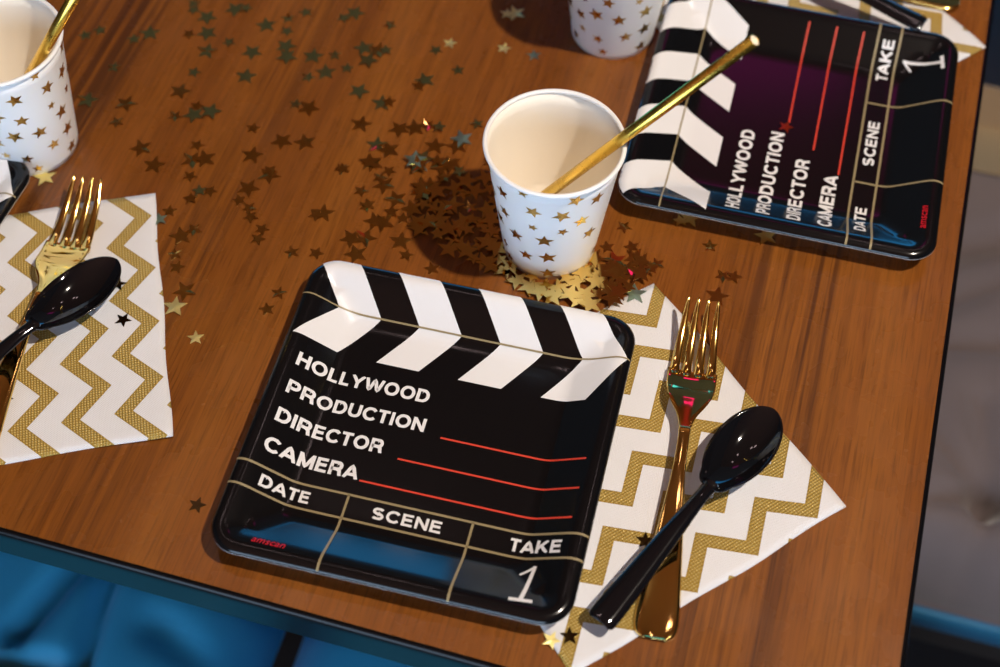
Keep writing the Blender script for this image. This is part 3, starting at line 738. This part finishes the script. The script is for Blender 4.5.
ZONES = {   # zone: group, then (upper bound of x in mm, where it lies)
    'far': ('star confetti at the top of the table', ((-180, 'lying between the upper left cup and the open wood'), (-128, 'scattered at the top of the table right of the upper left cup'),
            (-80, 'scattered at the top edge midway between the two upper cups'), (-38, 'scattered on the wood up left of the central cup'), (999, 'scattered on the wood above the central cup'))),
    'left': ('star confetti beside the left napkin', ((-152, 'on bare wood touching or nearest the left napkin'), (-126, 'on bare wood a little right of the left napkin'), (999, 'on bare wood between the left napkin and the central plate'))),
    'mid': ('star confetti above the central plate', ((-75, 'on bare wood off the upper left corner of the central plate'), (-40, 'on bare wood just above the upper left stripe of the central plate'), (999, 'on bare wood by the edge of the central cup shadow'))),
    'cup': ('star confetti left of the central cup', ((-10, 'up left of the central cup, outside its shadow'), (999, 'close to the left rim of the central cup'))),
    'pile': ('star confetti in the shadow of the cup', ((-4, 'piled in the left part of the central cup shadow'), (14, 'piled in the middle of the central cup shadow'), (999, 'piled in the shadow against the central cup'))),
    'gold': ('star confetti at the foot of the cup', ((48, 'heaped at the left foot of the central cup'), (72, 'heaped between the central cup and the central plate'), (999, 'heaped at the right foot of the central cup'))),
    'right': ('star confetti right of the central cup', ((118, 'piled right of the central cup above the central napkin'), (140, 'on bare wood above the fork tines'), (999, 'under or below the edge of the upper right plate'))),
}
rnd = random.Random(7)
placed = []
def star(x, y, s, label, group=None, key='gold', z=0., tilt=None, rot=None):
    r = RB if s == 'b' else RS
    lvl = 0
    for (px, py, pr, pl, pz) in placed:
        if pz == z and math.hypot(px - x, py - y) < (r + pr) * .80: lvl = max(lvl, pl + 1)
    lvl = min(lvl, 9); placed.append((x, y, r, lvl, z))
    tl = tilt if tilt is not None else math.radians(rnd.choice((.2, .4, .7, 1.0, 1.8)) + (rnd.uniform(0, 1.6) if lvl else 0))
    ta = rnd.uniform(0, 6.28)
    o = link('confetti_star', SM[key, s], None, None)
    R = Matrix.Rotation(tl, 3, Vector((math.cos(ta), math.sin(ta), 0))) @ Matrix.Rotation(rot if rot is not None else rnd.uniform(0, 6.28), 3, 'Z')
    o.rotation_euler = R.to_euler(); o.location = (x, y, z + .00012 + r * math.sin(tl) * .85 + lvl * .00042)
    return tag(o, label, 'star confetti', group)
for zone, (grp, subs) in ZONES.items():
    for q in STARS[zone].split():
        a, b, s = q.split(','); a, b = float(a), float(b)
        where = next(w for lim, w in subs if a < lim)
        star(a / 1000, b / 1000, s, ('large' if s == 'b' else 'small') + ' gold star ' + where, grp, 'bent' if rnd.random() < .22 and zone != 'gold' else 'gold')
for x, y, s, key, z, lab in (
        (-.1434, .0823, 'b', 'pale', 0, 'shiny yellow-gold star on the wood touching the left napkin'),
        (-.1297, .0623, 's', 'pale', 0, 'small shiny gold star on the wood, lowest of those by the left napkin'),
        (-.1162, -.0381, 's', 'dark', .00005, 'lone dark star on the wood left of the central plate'),
        (-.1601, .1425, 's', 'green', .0012, 'pale green star at the upper right corner of the left napkin'),
        (.0007, .2856, 's', 'pale', 0, 'pale bright star on the wood above the central cup'),
        (-.0170, .1874, 'b', 'green', 0, 'bright teal star on the wood left of the cup rim'),
        (-.0146, .1855, 'b', 'green', .0006, 'bright teal star lying over another left of the cup rim'),
        (.0101, .2061, 'b', 'green', 0, 'teal star close to the left rim of the central cup'),
        (.0412, .3128, 'b', 'pale', 0, 'bright gold star at the top edge left of the top cup'),
        (.0361, .3118, 's', 'pale', 0, 'small gold star overlapping a bigger one at the top edge'),
        (.0344, .2817, 's', 'pale', 0, 'pale gold star on the wood left of the top cup'),
        (.0531, .2759, 's', 'green', 0, 'small teal star on the wood in front of the top cup'),
        (.0594, -.1077, 's', 'pale', .0012, 'gold star on the bottom corner of the central napkin'),
        (.0682, -.1056, 's', 'dark', .0012, 'dark star beside a gold one on the bottom corner of the central napkin'),
        (-.2311, .1734, 'b', 'pale', 0, 'gold star at the foot of the upper left cup'),
        (-.1700, .0728, 's', 'dark', .0012, 'dark star on the left napkin right of the spoon bowl'),
        (-.2240, .0221, 's', 'dark', .0012, 'dark star on the left napkin at the left picture edge'),
        (-.1765, .0965, 's', 'dark', .0012, 'dark star mostly hidden under the tip of the left spoon'),
        (.1075, .0937, 'b', 'green', .0012, 'sea-green star on the top corner of the central napkin'),
        (.1062, -.0555, 's', 'dark', .0012, 'dark star on the central napkin between the fork and spoon handle'),
        (.2684, .1705, 's', 'dark', .0022, 'dark star on a gold line of the upper right plate'),
        (.2029, .2168, 's', 'gold', .0022, 'brown-gold star on the black middle of the upper right plate')):
    star(x, y, s, lab, None, key, z)
